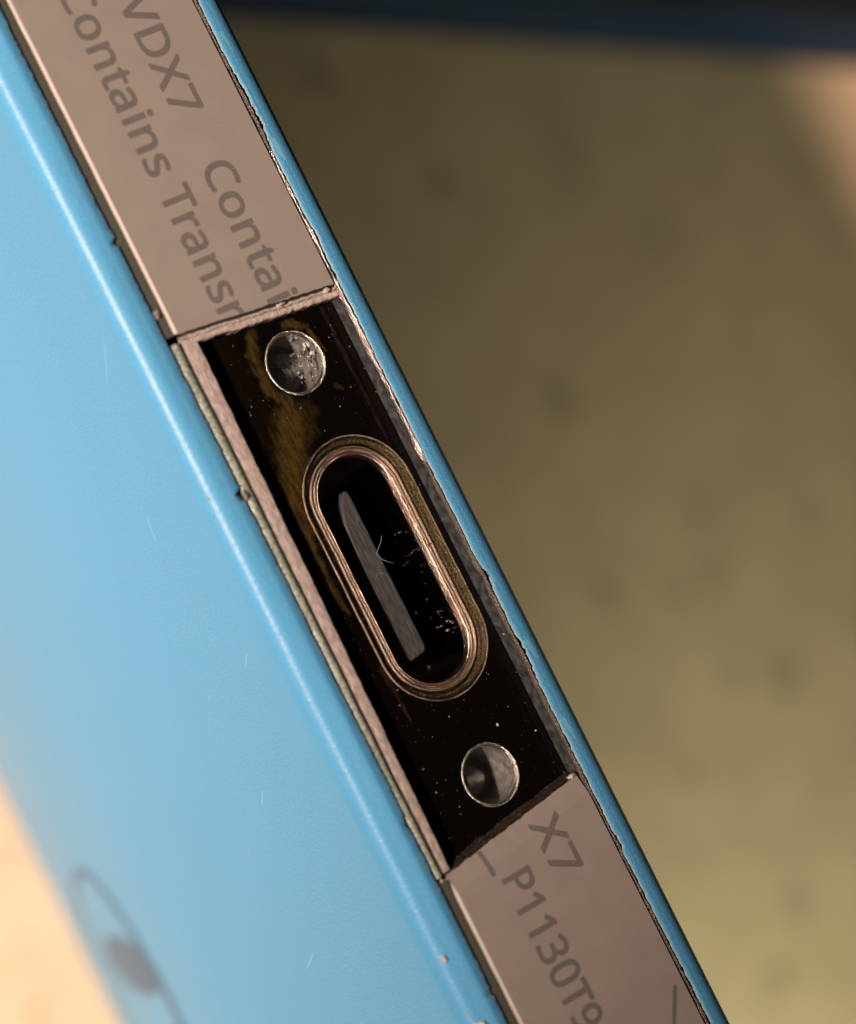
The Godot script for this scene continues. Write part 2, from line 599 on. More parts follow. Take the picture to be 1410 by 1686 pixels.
# ------------------------------------------------------------------ dark case at the back
func build_case() -> void:
	var t := thing("dark_case", "blurry black flat case with a dark blue side lying behind the device", "case")
	var turn := -atan2(0.401, 0.916)
	var along := Vector3(0.916, 0, 0.401)
	var back := Vector3(0.401, 0, -0.916)
	var mid := Vector3(50.5, 0, -18.9) + along * 8 + back * 26.0
	var st := begin()
	round_box(st, Vector3(mid.x, -TALL + 3.0, mid.z), Vector3(48, 3.0, 26), 0.9, turn)
	obj("case_body", st, M.case_side, t)
	st = begin()
	round_box(st, Vector3(mid.x, -TALL + 6.75, mid.z), Vector3(47.6, 0.745, 25.6), 0.6, turn)
	obj("case_lid", st, M.case_top, t)

# ------------------------------------------------------------------ the device
func build_device() -> void:
	var d := thing("handheld_device", "matte blue handheld device standing on its end with a port in its top", "device")
	build_skin(d)
	build_strips(d)
	build_recess(d)
	build_port(d)
	build_hole(d, 4.53, -6.55, 1.10, true)
	build_hole(d, 4.14, 8.91, 1.07, false)

func build_skin(d: Node3D) -> void:
	var lip_n := 2600
	# back half: rim, rounded corner, curved face, rounded foot
	var st := begin()
	var cols := [0.0, 0.06, 0.16, 0.32]
	patch(st, 3, lip_n, func(u, v):
		var z := lerpf(SKIN_Z0, SKIN_Z1, v)
		var k := int(round(u * 3))
		var x: float = -cols[k]
		if k == 0:
			x += ragged(z, 0)
		elif k == 1:
			x += ragged(z, 0) * 0.9
		elif k == 2:
			x += ragged(z, 0) * 0.4
		var y: float = [-0.075, -0.05, -0.02, 0.0][k] + 0.012 * wob.get_noise_2d(z * 5, 33) * (1.0 - k / 3.0)
		return Vector3(x, y, z), 1)
	var section := [Vector2(-0.32, 0), Vector2(-0.42, -0.002), Vector2(-0.47, -0.003)]
	var r := 0.72
	for k in 13:
		var a := PI / 2 * k / 12.0
		section.append(Vector2(SIDE_X + r - r * sin(a), -r - 0.004 + r * cos(a)))
	var y := -1.2
	while y > -43.0:
		section.append(Vector2(face_at(y), y))
		y -= 0.8
	var last: Vector2 = section[-1]
	section.append(Vector2(last.x + 0.1, -43.6))
	section.append(Vector2(last.x + 0.4, -TALL + 0.01))
	var ns := section.size() - 1
	patch(st, ns, 296, func(u, v):
		var c: Vector2 = section[int(round(u * ns))]
		var z := lerpf(SKIN_Z0, SKIN_Z1, v)
		var share := smoothstep(-0.32, -0.8, c.x) * smoothstep(-6.0, -1.0, c.y)
		var sag := 0.0008 * pow(z + 8.0, 2.0) + 0.010 * wob.get_noise_2d(z * 1.1, 400.0)
		return Vector3(c.x + 0.012 * share * wob.get_noise_2d(z * 1.4, 500.0), c.y - minf(sag, 0.13) * share, z), 1)
	var skin := obj("back_skin", st, M.skin, d)
	skin.set_meta("label", "broad pale blue skin of the side face with its rounded corner")
	# front half
	st = begin()
	patch(st, 3, lip_n, func(u, v):
		var z := lerpf(SKIN_Z0, SKIN_Z1, v)
		var k := int(round(u * 3))
		var x: float = 6.97 + cols[k] * 0.48
		var j := ragged(z, 1)
		x += j * [1.0, 0.85, 0.5, 0.0][k]
		return Vector3(x, (-0.02 if k == 0 else 0.0) + 0.006 * wob.get_noise_2d(z * 4, 71) * (1.0 - k / 3.0), z), 1, true)
	var front := [Vector2(7.122, 0)]
	for k in 17:
		var a := PI / 2 * k / 16.0
		front.append(Vector2(7.13 + 0.84 * sin(a), -0.853 + 0.85 * cos(a)))
	y = -1.9
	while y > -43.2:
		front.append(Vector2(7.97, y))
		y -= 2.5
	front.append(Vector2(7.87, -43.8))
	front.append(Vector2(7.6, -TALL + 0.01))
	sweep(st, front, SKIN_Z0, SKIN_Z1, 120, 1, true)
	obj("front_skin", st, M.skin, d).set_meta("label", "narrow deep blue skin along the far rim")
	# places where the colour is rubbed off the rim
	for w in [[7.16, -13.4, 0.10, 0.55], [7.10, 2.9, 0.07, 0.30], [7.26, 5.75, 0.12, 0.45], [7.16, 8.7, 0.09, 0.5], [7.2, -17.5, 0.06, 0.35]]:
		st = begin()
		patch(st, 3, 30, func(u, v):
			var a := TAU * fposmod(v, 1.0)
			var q: Vector2 = Vector2(cos(a) * w[2], sin(a) * w[3]) * u * (1.0 + 0.6 * wob.get_noise_2d(cos(a) * 14 + w[1] * 9, sin(a) * 14))
			var x: float = w[0] + q.x + q.y * 0.12
			var over := maxf(0.0, x - 7.13) / 0.84
			return Vector3(x, -0.853 + 0.85 * sqrt(1.0 - over * over) + 0.004, w[1] + q.y), 1)
		obj("rubbed_spot", st, M.rubbed, d)
	# cut edges of the skin
	st = begin()
	patch(st, 1, lip_n, func(u, v):
		var z := lerpf(SKIN_Z0, SKIN_Z1, v)
		var wide := maxf(0.0, 0.02 + 0.05 * wob.get_noise_2d(z * 21, 210))
		return Vector3(ragged(z, 0) - wide * (1.0 - u), lerpf(-0.062, -0.07, u) + 0.012 * wob.get_noise_2d(z * 5, 33), z), 2, true)
	patch(st, 2, lip_n, func(u, v):
		var z := lerpf(SKIN_Z0, SKIN_Z1, v)
		return Vector3(ragged(z, 0) + 0.035 * u * (1.0 + wob.get_noise_2d(z * 33, 8)), -0.07 - 0.13 * u, z), 1, true)
	obj("skin_edge", st, M.skin_cut, d)
	st = begin()
	patch(st, 2, lip_n, func(u, v):
		var z := lerpf(SKIN_Z0, SKIN_Z1, v)
		return Vector3(6.965 + ragged(z, 1) - 0.015 * u, -0.02 - 0.07 * u * (1.0 + 0.7 * wob.get_noise_2d(z * 25, 12)), z), 1)
	obj("skin_edge", st, M.skin_cut, d)
	# core that closes the body under the skin
	st = begin()
	box(st, Vector3(-0.9, -6.6, SKIN_Z0 + 0.3), Vector3(7.6, -6.2, SKIN_Z1 - 0.3))
	box(st, Vector3(-0.75, -2.9, SKIN_Z0 + 0.3), Vector3(-0.02, -0.8, SKIN_Z1 - 0.3))
	box(st, Vector3(6.96, -2.9, SKIN_Z0 + 0.3), Vector3(7.3, -0.3, SKIN_Z1 - 0.3))
	obj("body_core", st, M.core, d)
	# end caps
	var outline := PackedVector2Array()
	outline.append(Vector2(-0.32, -0.001))
	for c in section.slice(1):
		outline.append(c)
	front.reverse()
	for c in front:
		outline.append(c)
	var tri := Geometry2D.triangulate_polygon(outline)
	for z in [SKIN_Z0, SKIN_Z1]:
		st = begin()
		st.set_smooth_group(-1)
		for k in tri:
			st.set_uv(outline[k])
			st.add_vertex(P(outline[k].x, outline[k].y, z))
		obj("end_cap", st, M.skin, d)
	# printed oval outline and dark oval on the side face
	st = begin()
	patch(st, 1, 96, func(u, v):
		var a := TAU * fposmod(v, 1.0)
		var tall := 4.4 if sin(a) > 0 else 7.4
		return on_face(12.5 + cos(a) * (5.9 - 0.34 * u), -28.4 + sin(a) * (tall - 0.85 * u)), 1, false)
	obj("oval_outline", st, M.skin_print, skin)
	st = begin()
	patch(st, 6, 48, func(u, v):
		var a := TAU * fposmod(v, 1.0)
		var q: Vector2 = Vector2(1.20, 2.7) * cos(a) * u + Vector2(-0.62, 3.0) * sin(a) * u
		return on_face(11.06 + q.x, -28.0 + q.y), 1, false)
	obj("dark_oval", st, M.skin_print, skin)
	for sc in [[-9.9, -1.5, -8.7, -2.7], [6.0, -6.1, 6.5, -6.7], [-4.2, -4.6, -3.2, -4.9], [12.0, -8.4, 12.5, -9.4], [1.5, -2.4, 1.9, -3.0]]:
		st = begin()
		var pts := []
		for k in 7:
			var t := k / 6.0
			var yy := lerpf(sc[1], sc[3], t) + 0.03 * sin(k * 2.1)
			pts.append(Vector3(face_at(yy) - 0.001, yy, lerpf(sc[0], sc[2], t)))
		tube(st, pts, 0.009)
		obj("hairline_scratch", st, M.scratch, skin)
	# torn nick and pits in the corner of the skin
	nick(skin, -0.92, 16.1, Vector2(0.24, 0.42), true)
	nick(skin, -1.0, 13.4, Vector2(0.07, 0.14), true)
	nick(skin, -1.1, -3.62, Vector2(0.05, 0.07), false)

func on_face(z: float, y: float) -> Vector3:
	var slope := (face_at(y - 0.1) - face_at(y + 0.1)) / 0.2
	var n := Vector2(-1, -slope).normalized()
	return Vector3(face_at(y) + n.x * 0.02, y + n.y * 0.02, z)

func nick(skin: Node3D, x: float, z: float, half: Vector2, dark: bool) -> void:
	var r := 0.72
	var s := clampf((SIDE_X + r - x) / r, 0, 1)
	var cy := -r + r * sqrt(1 - s * s) - 0.004
	var n := Vector3(-s, sqrt(1 - s * s), 0)
	var t := Vector3(n.y, -n.x, 0)
	var c := Vector3(x, cy, z)
	var st := begin()
	patch(st, 4, 28, func(u, v):
		var a := TAU * fposmod(v, 1.0)
		var k: float = 0.62 + 0.38 * u
		var w := 1.0 + 0.5 * wob.get_noise_3d(cos(a) * 12, sin(a) * 12, z)
		var lift := 0.035 * sin(PI * u) * (1.0 + wob.get_noise_3d(cos(a) * 30, sin(a) * 30, z * 3)) + 0.006
		return c + t * cos(a) * half.x * k * w + Vector3(0, 0, sin(a) * half.y * k * w) + n * lift)
	obj("torn_rim", st, M.fluff, skin)
	if dark:
		st = begin()
		patch(st, 2, 28, func(u, v):
			var a := TAU * fposmod(v, 1.0)
			var w := 1.0 + 0.5 * wob.get_noise_3d(cos(a) * 12, sin(a) * 12, z)
			return c + t * cos(a) * half.x * 0.63 * u * w + Vector3(0, 0, sin(a) * half.y * 0.63 * u * w) + n * 0.008)
		obj("torn_hollow", st, M.label_side, skin)

# ------------------------------------------------------------------ label strips on the rim
func build_strips(d: Node3D) -> void:
	var per := 48.0
	var w := int(18.0 * per)
	var h := int(6.4 * per)
	var ink := PackedFloat32Array()
	ink.resize(w * h)
	stamp(ink, w, h, per, -26.0, 0.4, "VDX7", -20.1, -15.68, 4.12, 1.6)
	stamp(ink, w, h, per, -26.0, 0.4, "Contai", -13.78, -8.62, 4.12, 1.6)
	stamp(ink, w, h, per, -26.0, 0.4, "Contains", -21.1, -14.1, 2.22, 1.6)
	stamp(ink, w, h, per, -26.0, 0.4, "Transr", -13.55, -8.68, 2.22, 1.6)
	var upper := relief(mat(Color.WHITE, 0.48), M.fine, 1.0 / 0.0016, 0.003)
	upper.uv1_triplanar = false
	upper.uv1_scale = Vector3.ONE
	upper.heightmap_enabled = false
	upper.texture_repeat = false
	upper.albedo_texture = label_texture(w, h, spread(ink, w, h, 2), 3)
	var uv_up := func(q): return Vector2((q.z + 26.0) / 18.0, (q.x - 0.4) / 6.4)
	var end_z := func(x): return lerpf(-8.98, -8.40, (x - 0.5) / 6.2) + 0.03 * wob.get_noise_2d(x * 20, 3) + 0.02 * wob.get_noise_2d(x * 60, 9)
	# upper strip: flat top, folded end
	var s := Node3D.new()
	s.name = "label_strip"
	s.set_meta("label", "beige printed label strip above the port")
	d.add_child(s, true)
	var st := begin()
	patch(st, 40, 60, func(u, v):
		var x := lerpf(0.52, 6.74, u)
		var z := lerpf(SKIN_Z0 + 0.2, end_z.call(x), v)
		return Vector3(x, -0.05, z), 1, false, uv_up)
	obj("label_face", st, upper, s)
	st = begin()
	edge_walls(st, SKIN_Z0 + 0.2, end_z.call(0.5) - 0.02, 300)
	obj("label_edge", st, M.label_side, s)
	st = begin()
	side_walls(st, SKIN_Z0 + 0.2, end_z.call(0.5))
	obj("strip_side", st, M.wall_dark, s)
	st = begin()      # shadow line at the label end painted in dark brown, then the folded lip
	patch(st, 120, 2, func(u, v):
		var x := lerpf(0.5, 6.74, u)
		return Vector3(x, -0.05 - 0.2 * v, end_z.call(x) + 0.07 * v), 1, false)
	obj("end_shadow_line", st, M.dark_brown, s)
	st = begin()
	patch(st, 160, 6, func(u, v):
		var x := lerpf(0.55, 6.8, u)
		var z: float = end_z.call(x)
		var k := wob.get_noise_2d(x * 5, 44 + v * 9) * 0.05 + wob.get_noise_2d(x * 31, v * 40) * 0.025
		var a: float = PI * v * 0.9
		return Vector3(x, -0.36 + 0.12 * sin(a) + k * 0.6, z + 0.05 + 0.16 * v + k * 0.4 * sin(a)), 1, false)
	patch(st, 160, 8, func(u, v):
		var x := lerpf(0.55, 6.86, u)
		var z: float = end_z.call(x) + 0.20 + 0.03 * wob.get_noise_2d(x * 7, 140) * v
		var flat := minf(v / 0.55, 1.0)
		var drop := maxf(0.0, (v - 0.55) / 0.45)
		return Vector3(x, -0.36 + 0.03 * sin(PI * flat) + 0.02 * wob.get_noise_2d(x * 9, v * 40) - 0.62 * drop, z + 0.22 * flat + 0.015 * wob.get_noise_2d(x * 40, 150) * flat), 2, false)
	obj("folded_end", st, M.ledge_beige, s)
	# lower strip: chamfered start, then flat and slightly sagging away
	var ink2 := PackedFloat32Array()
	ink2.resize(w * h)
	stamp(ink2, w, h, per, 9.5, 0.4, "X7", 10.95, 13.02, 4.12, 1.6)
	stamp(ink2, w, h, per, 9.5, 0.4, "_", 10.9, 11.82, 2.22, 1.6)
	stamp(ink2, w, h, per, 9.5, 0.4, "P1130T9", 12.12, 17.85, 2.22, 1.6)
	stroke_ink(ink2, w, h, per, 9.5, 0.4, Vector2(18.2, 6.35), Vector2(20.4, 4.9), 0.045)
	var lower := upper.duplicate()
	lower.albedo_texture = label_texture(w, h, spread(ink2, w, h, 2), 17)
	var uv_low := func(q): return Vector2((q.z - 9.5) / 18.0, (q.x - 0.4) / 6.4)
	var top_z := func(x): return lerpf(11.05, 10.30, (x - 0.5) / 6.2) + 0.035 * wob.get_noise_2d(x * 15, 83) + 0.02 * wob.get_noise_2d(x * 50, 87)
	var fold_z := func(x): return lerpf(11.72, 11.02, (x - 0.5) / 6.2)
	s = Node3D.new()
	s.name = "label_strip"
	s.set_meta("label", "beige printed label strip below the port with a folded upper edge")
	d.add_child(s, true)
	st = begin()
	patch(st, 60, 4, func(u, v):
		var x := lerpf(0.52, 6.74, u)
		return Vector3(x, lerpf(-0.27, -0.05, v), lerpf(top_z.call(x), fold_z.call(x), v)), 1, false, uv_low)
	patch(st, 40, 60, func(u, v):
		var x := lerpf(0.52, 6.74, u)
		return Vector3(x, -0.05, lerpf(fold_z.call(x), SKIN_Z1 - 0.2, v)), 2, false, uv_low)
	obj("label_face", st, lower, s)
	st = begin()
	edge_walls(st, fold_z.call(0.5), SKIN_Z1 - 0.2, 300)
	patch(st, 1, 1, func(u, v): return Vector3(lerpf(0.44, 0.53, u), lerpf(-0.37, -0.27, u) + lerpf(0.0, 0.22, v), lerpf(top_z.call(0.5) + 0.1, fold_z.call(0.5), v)), 3)
	obj("label_edge", st, M.label_side, s)
	st = begin()
	side_walls(st, top_z.call(0.5) + 0.12, SKIN_Z1 - 0.2)
	obj("strip_side", st, M.wall_dark, s)
	st = begin()      # brown broken end below the fold, facing the port
	patch(st, 200, 14, func(u, v):
		var x := lerpf(0.42, 6.8, u)
		var z: float = top_z.call(x)
		return Vector3(x, lerpf(-0.97, -0.28, v), z - 0.20 * (1.0 - v) + 0.06 * wob.get_noise_2d(x * 6, v * 60 + 7) + 0.03 * wob.get_noise_2d(x * 34, v * 110)), 1, false)
	obj("broken_end", st, M.dark_brown, s)

func edge_walls(st: SurfaceTool, z0: float, z1: float, n: int) -> void:
	patch(st, 2, n, func(u, v):
		var z := lerpf(z0, z1, v)
		var j := 0.012 * wob.get_noise_2d(z * 6, 61)
		var k := 0.5 * exp(-pow((z + 21.4) / 1.3, 4.0))
		return Vector3(lerpf(0.44, 0.53 + 0.2 * k, u) + j * (1 - u), lerpf(-0.15, -0.048, sqrt(u)), z), 1)
	patch(st, 1, 40, func(u, v): return Vector3(lerpf(6.74, 6.79, u), lerpf(-0.05, -0.2, u), lerpf(z0, z1, v)), 2)

func side_walls(st: SurfaceTool, z0: float, z1: float) -> void:
	patch(st, 3, 120, func(u, v): return Vector3([-0.02, 0.12, 0.30, 0.445][int(round(u * 3))] + 0.012 * wob.get_noise_2d((z0 + (z1 - z0) * v) * 4, u * 9), [-0.24, -0.20, -0.165, -0.149][int(round(u * 3))], lerpf(z0, z1, v)), 1)
	patch(st, 1, 10, func(u, v): return Vector3(6.79, lerpf(-0.2, -1.0, u), lerpf(z0, z1, v)), 2)
	patch(st, 1, 1, func(u, v): return Vector3(lerpf(-0.02, 0.42, u), -1.0, lerpf(z0, z1, v)), 3)
	patch(st, 1, 1, func(u, v): return Vector3(lerpf(-0.02, 0.52, u), lerpf(-0.25, -1.0, v), z1 if z0 < -20.0 else z0), 4)

# ------------------------------------------------------------------ recess with the black plate
func build_recess(d: Node3D) -> void:
	var st := begin()
	# plate with openings for two holes and the port: rows of quads left and right of each opening
	var openings := [[4.53, -6.55, 1.10, 1.10], [4.45, 1.20, 1.46 + 0.70, 4.16 + 0.70], [4.14, 8.91, 1.07, 1.07]]
	var rows := [-9.6]
	for o in openings:
		for k in 65:
			rows.append(o[1] - o[3] * cos(PI * k / 64.0))
	rows.append(11.4)
	st.set_smooth_group(1)
	var uvp := func(q): return Vector2((q.z + 10.0) / 22.0, (q.x - 0.5) / 6.5)
	for i in rows.size() - 1:
		var spans := [[[0.6, 6.93], [0.6, 6.93]]]
		for o in openings:
			if rows[i] >= o[1] - o[3] - 1e-4 and rows[i + 1] <= o[1] + o[3] + 1e-4:
				var a := opening_half(rows[i] - o[1], o[2], o[3])
				var b := opening_half(rows[i + 1] - o[1], o[2], o[3])
				spans = [[[0.6, o[0] - a], [0.6, o[0] - b]], [[o[0] + a, 6.93], [o[0] + b, 6.93]]]
		for sp in spans:
			var q := [Vector3(sp[0][0], -0.95, rows[i]), Vector3(sp[0][1], -0.95, rows[i]), Vector3(sp[1][1], -0.95, rows[i + 1]), Vector3(sp[1][0], -0.95, rows[i + 1])]
			for k in [0, 1, 2, 0, 2, 3]:
				st.set_uv(uvp.call(q[k]))
				st.add_vertex(P(q[k].x, q[k].y, q[k].z))
	obj("port_plate", st, plate_material(), d).set_meta("label", "glossy black plate smeared with brown residue around the port")
	# far wall of the recess and the metal foil bead above it
	st = begin()
	patch(st, 3, 60, func(u, v): return Vector3(6.93 - 0.05 * u * u, lerpf(-0.28, -0.97, u), lerpf(-9.4, 11.0, v)), 1)
	obj("recess_wall", st, M.recess, d)
	for span in [[-30.0, -13.4, 420, 0], [-13.4, -1.6, 500, 1], [-1.6, 28.0, 760, 0]]:  # middle stretch bright metal, the other two darker and duller
		st = begin()
		patch(st, 7, span[2], func(u, v):
			var z := lerpf(span[0], span[1], v)
			var a: float = PI * (0.05 + 1.0 * u)
			var r: float = (0.115 if span[3] else 0.095) * (1.0 + 0.55 * wob.get_noise_2d(z * 6, 101) + 0.3 * wob.get_noise_2d(z * 28, a * 3))
			return Vector3(6.90 + ragged(z, 1) * 0.45 - r * sin(a) * 0.9, -0.19 + r * cos(a) * 1.35, z), 1)
		var bead := obj("foil_bead", st, M.foil if span[3] else M.foil_dull, d)
		bead.set_meta("label", "ragged shiny metal foil bead along the far rim" if span[3] else "darker and duller stretch of the ragged foil bead along the far rim")
	# near ledge: green-grey plastic, then pale label stock
	st = begin()
	patch(st, 6, 240, func(u, v):
		var z := lerpf(-8.72, 11.0, v)
		var k := wob.get_noise_2d(z * 2.2, 19)
		var a: float = PI * (0.12 + 0.76 * u)
		return Vector3(0.06 + 0.48 * (1 - cos(a)) / 2.0 * (1.0 - 0.30 * v) + 0.02 * k, -0.36 + 0.22 * sin(a) + 0.008 * wob.get_noise_2d(z * 9, u * 20), z), 1)
	patch(st, 1, 1, func(u, v): return Vector3(lerpf(0.02, 0.7, u), -0.45, lerpf(-8.74, 11.0, v)), 2)
	obj("plastic_ledge", st, M.ledge_green, d)
	st = begin()
	patch(st, 5, 240, func(u, v):
		var z := lerpf(-8.72, 10.95, v)
		var edge := lerpf(1.20, 0.79, v) + 0.025 * wob.get_noise_2d(z * 5, 57) + 0.015 * wob.get_noise_2d(z * 22, 58)
		return Vector3(lerpf(0.46 - 0.14 * v, edge, u), -0.33 + 0.03 * sin(PI * u) + 0.008 * wob.get_noise_2d(z * 7, u * 30), z), 1)
	patch(st, 2, 240, func(u, v):
		var z := lerpf(-8.72, 10.95, v)
		var edge := lerpf(1.20, 0.79, v) + 0.025 * wob.get_noise_2d(z * 5, 57) + 0.015 * wob.get_noise_2d(z * 22, 58)
		return Vector3(edge - 0.03 * u, lerpf(-0.33, -0.97, u), z), 2)
	obj("label_ledge", st, M.ledge_beige, d)
	# burrs and torn bits along the cut edges
	for b in [[0.22, -0.16, -9.85, 0.13, 0.10, 0.2], [0.12, -0.1, -3.2, 0.09, 0.06, 0.16], [4.6, -0.24, -8.5, 0.16, 0.09, 0.08], [6.45, -0.2, -8.3, 0.12, 0.08, 0.1], [0.30, -0.3, 11.2, 0.10, 0.10, 0.14], [6.6, -0.34, 10.25, 0.16, 0.1, 0.1]]:
		st = begin()
		lump(st, Vector3(b[0], b[1], b[2]), Vector3(b[3], b[4], b[5]), 0.5)
		obj("burr", st, M.shard if b[0] < 0.3 else M.ledge_beige, d)

func opening_half(dz: float, hw: float, hl: float) -> float:
	var straight := hl - hw
	var k := maxf(0.0, absf(dz) - straight)
	return sqrt(maxf(0.0, hw * hw - k * k))

func plate_material() -> StandardMaterial3D:
	var per := 60.0
	var w := int(22.0 * per)
	var h := int(6.5 * per)
	# smears of dried residue: x, z of both ends, half widths, strength
	var smears := [
		[3.5, -8.1, 3.12, -7.3, 0.16, 0.24, 0.9], [3.12, -7.3, 3.1, -6.2, 0.24, 0.22, 0.8], [3.1, -6.2, 3.5, -5.25, 0.2, 0.28, 0.95], [4.85, -7.9, 5.45, -7.6, 0.16, 0.14, 0.95], [5.45, -7.6, 5.8, -6.5, 0.07, 0.05, 0.9],
		[3.3, -4.9, 2.75, -3.7, 0.62, 0.62, 1.0], [3.9, -4.9, 3.8, -4.2, 0.5, 0.3, 0.4], [2.75, -3.7, 2.1, -2.1, 0.6, 0.42, 0.95], [2.1, -2.1, 1.9, -0.6, 0.36, 0.2, 0.9], [1.9, -0.6, 1.85, 1.0, 0.18, 0.2, 0.8], [1.85, 1.0, 2.05, 1.9, 0.16, 0.06, 0.7],
		[2.35, -8.0, 2.3, -4.0, 0.5, 0.6, 0.05], [2.2, 4.0, 2.3, 6.0, 0.1, 0.06, 0.4], [5.5, -5.3, 5.7, -5.1, 0.08, 0.05, 0.5]]
	var lines := [[1.62, 5.6, 1.56, 6.9, 0.014], [1.56, 6.9, 1.5, 10.5, 0.012]]
	var f := FastNoiseLite.new()
	f.seed = 77
	f.frequency = 0.22
	f.fractal_type = FastNoiseLite.FRACTAL_RIDGED
	f.fractal_octaves = 3
	var g := FastNoiseLite.new()
	g.seed = 78
	g.frequency = 0.016
	g.fractal_octaves = 4
	var amount := PackedFloat32Array()
	amount.resize(w * h)
	for y in h:
		for x in w:
			var p := Vector2(y / per + 0.5, x / per - 10.0)
			var k := 0.0
			for s in smears:
				var a := Vector2(s[0], s[1])
				var b := Vector2(s[2], s[3])
				var t := clampf((p - a).dot(b - a) / (b - a).length_squared(), 0, 1)
				var reach: float = lerpf(s[4], s[5], t)
				var dist := 0.86 * p.distance_to(a.lerp(b, t)) + 0.2 * g.get_noise_2d(x * 2.0, y * 2.0) * minf(1.0, reach * 4.0)
				k = maxf(k, s[6] * smoothstep(reach * 1.3, reach * 0.2, dist))
			if k > 0:
				var streak := g.get_noise_2d(x * 1.0, y * 5.0)
				k *= clampf(0.48 + 0.75 * f.get_noise_2d(x * 0.8, y * 1.5) + 0.6 * streak, 0.02, 1.2)
			for s in lines:
				var a := Vector2(s[0], s[1])
				var b := Vector2(s[2], s[3])
				k = maxf(k, 0.5 * clampf((s[4] - p.distance_to(Geometry2D.get_closest_point_to_segment(p, a, b))) * per + 0.5, 0, 1) * (0.6 + f.get_noise_2d(x, y)))
			amount[y * w + x] = k
	var black := Color(0.0022, 0.0015, 0.0013)
	var brown := Color(0.050, 0.026, 0.005)
	var m := mat(Color.WHITE, 1.0)
	m.texture_repeat = false
	m.metallic_specular = 0.27
	m.albedo_texture = picture(w, h, func(x, y):
		var c := brown.lerp(Color(0.040, 0.025, 0.006), clampf(0.5 + 1.2 * g.get_noise_2d(x * 1.7 + 90, y * 1.7), 0, 1))
		return black.lerp(c, clampf(amount[y * w + x], 0, 1.2)))
	m.roughness_texture = grey_picture(w, h, func(x, y): return 0.16 + 0.45 * clampf(amount[y * w + x] * 1.5, 0, 1) + 0.04 * g.get_noise_2d(x * 3, y * 3))
	return m

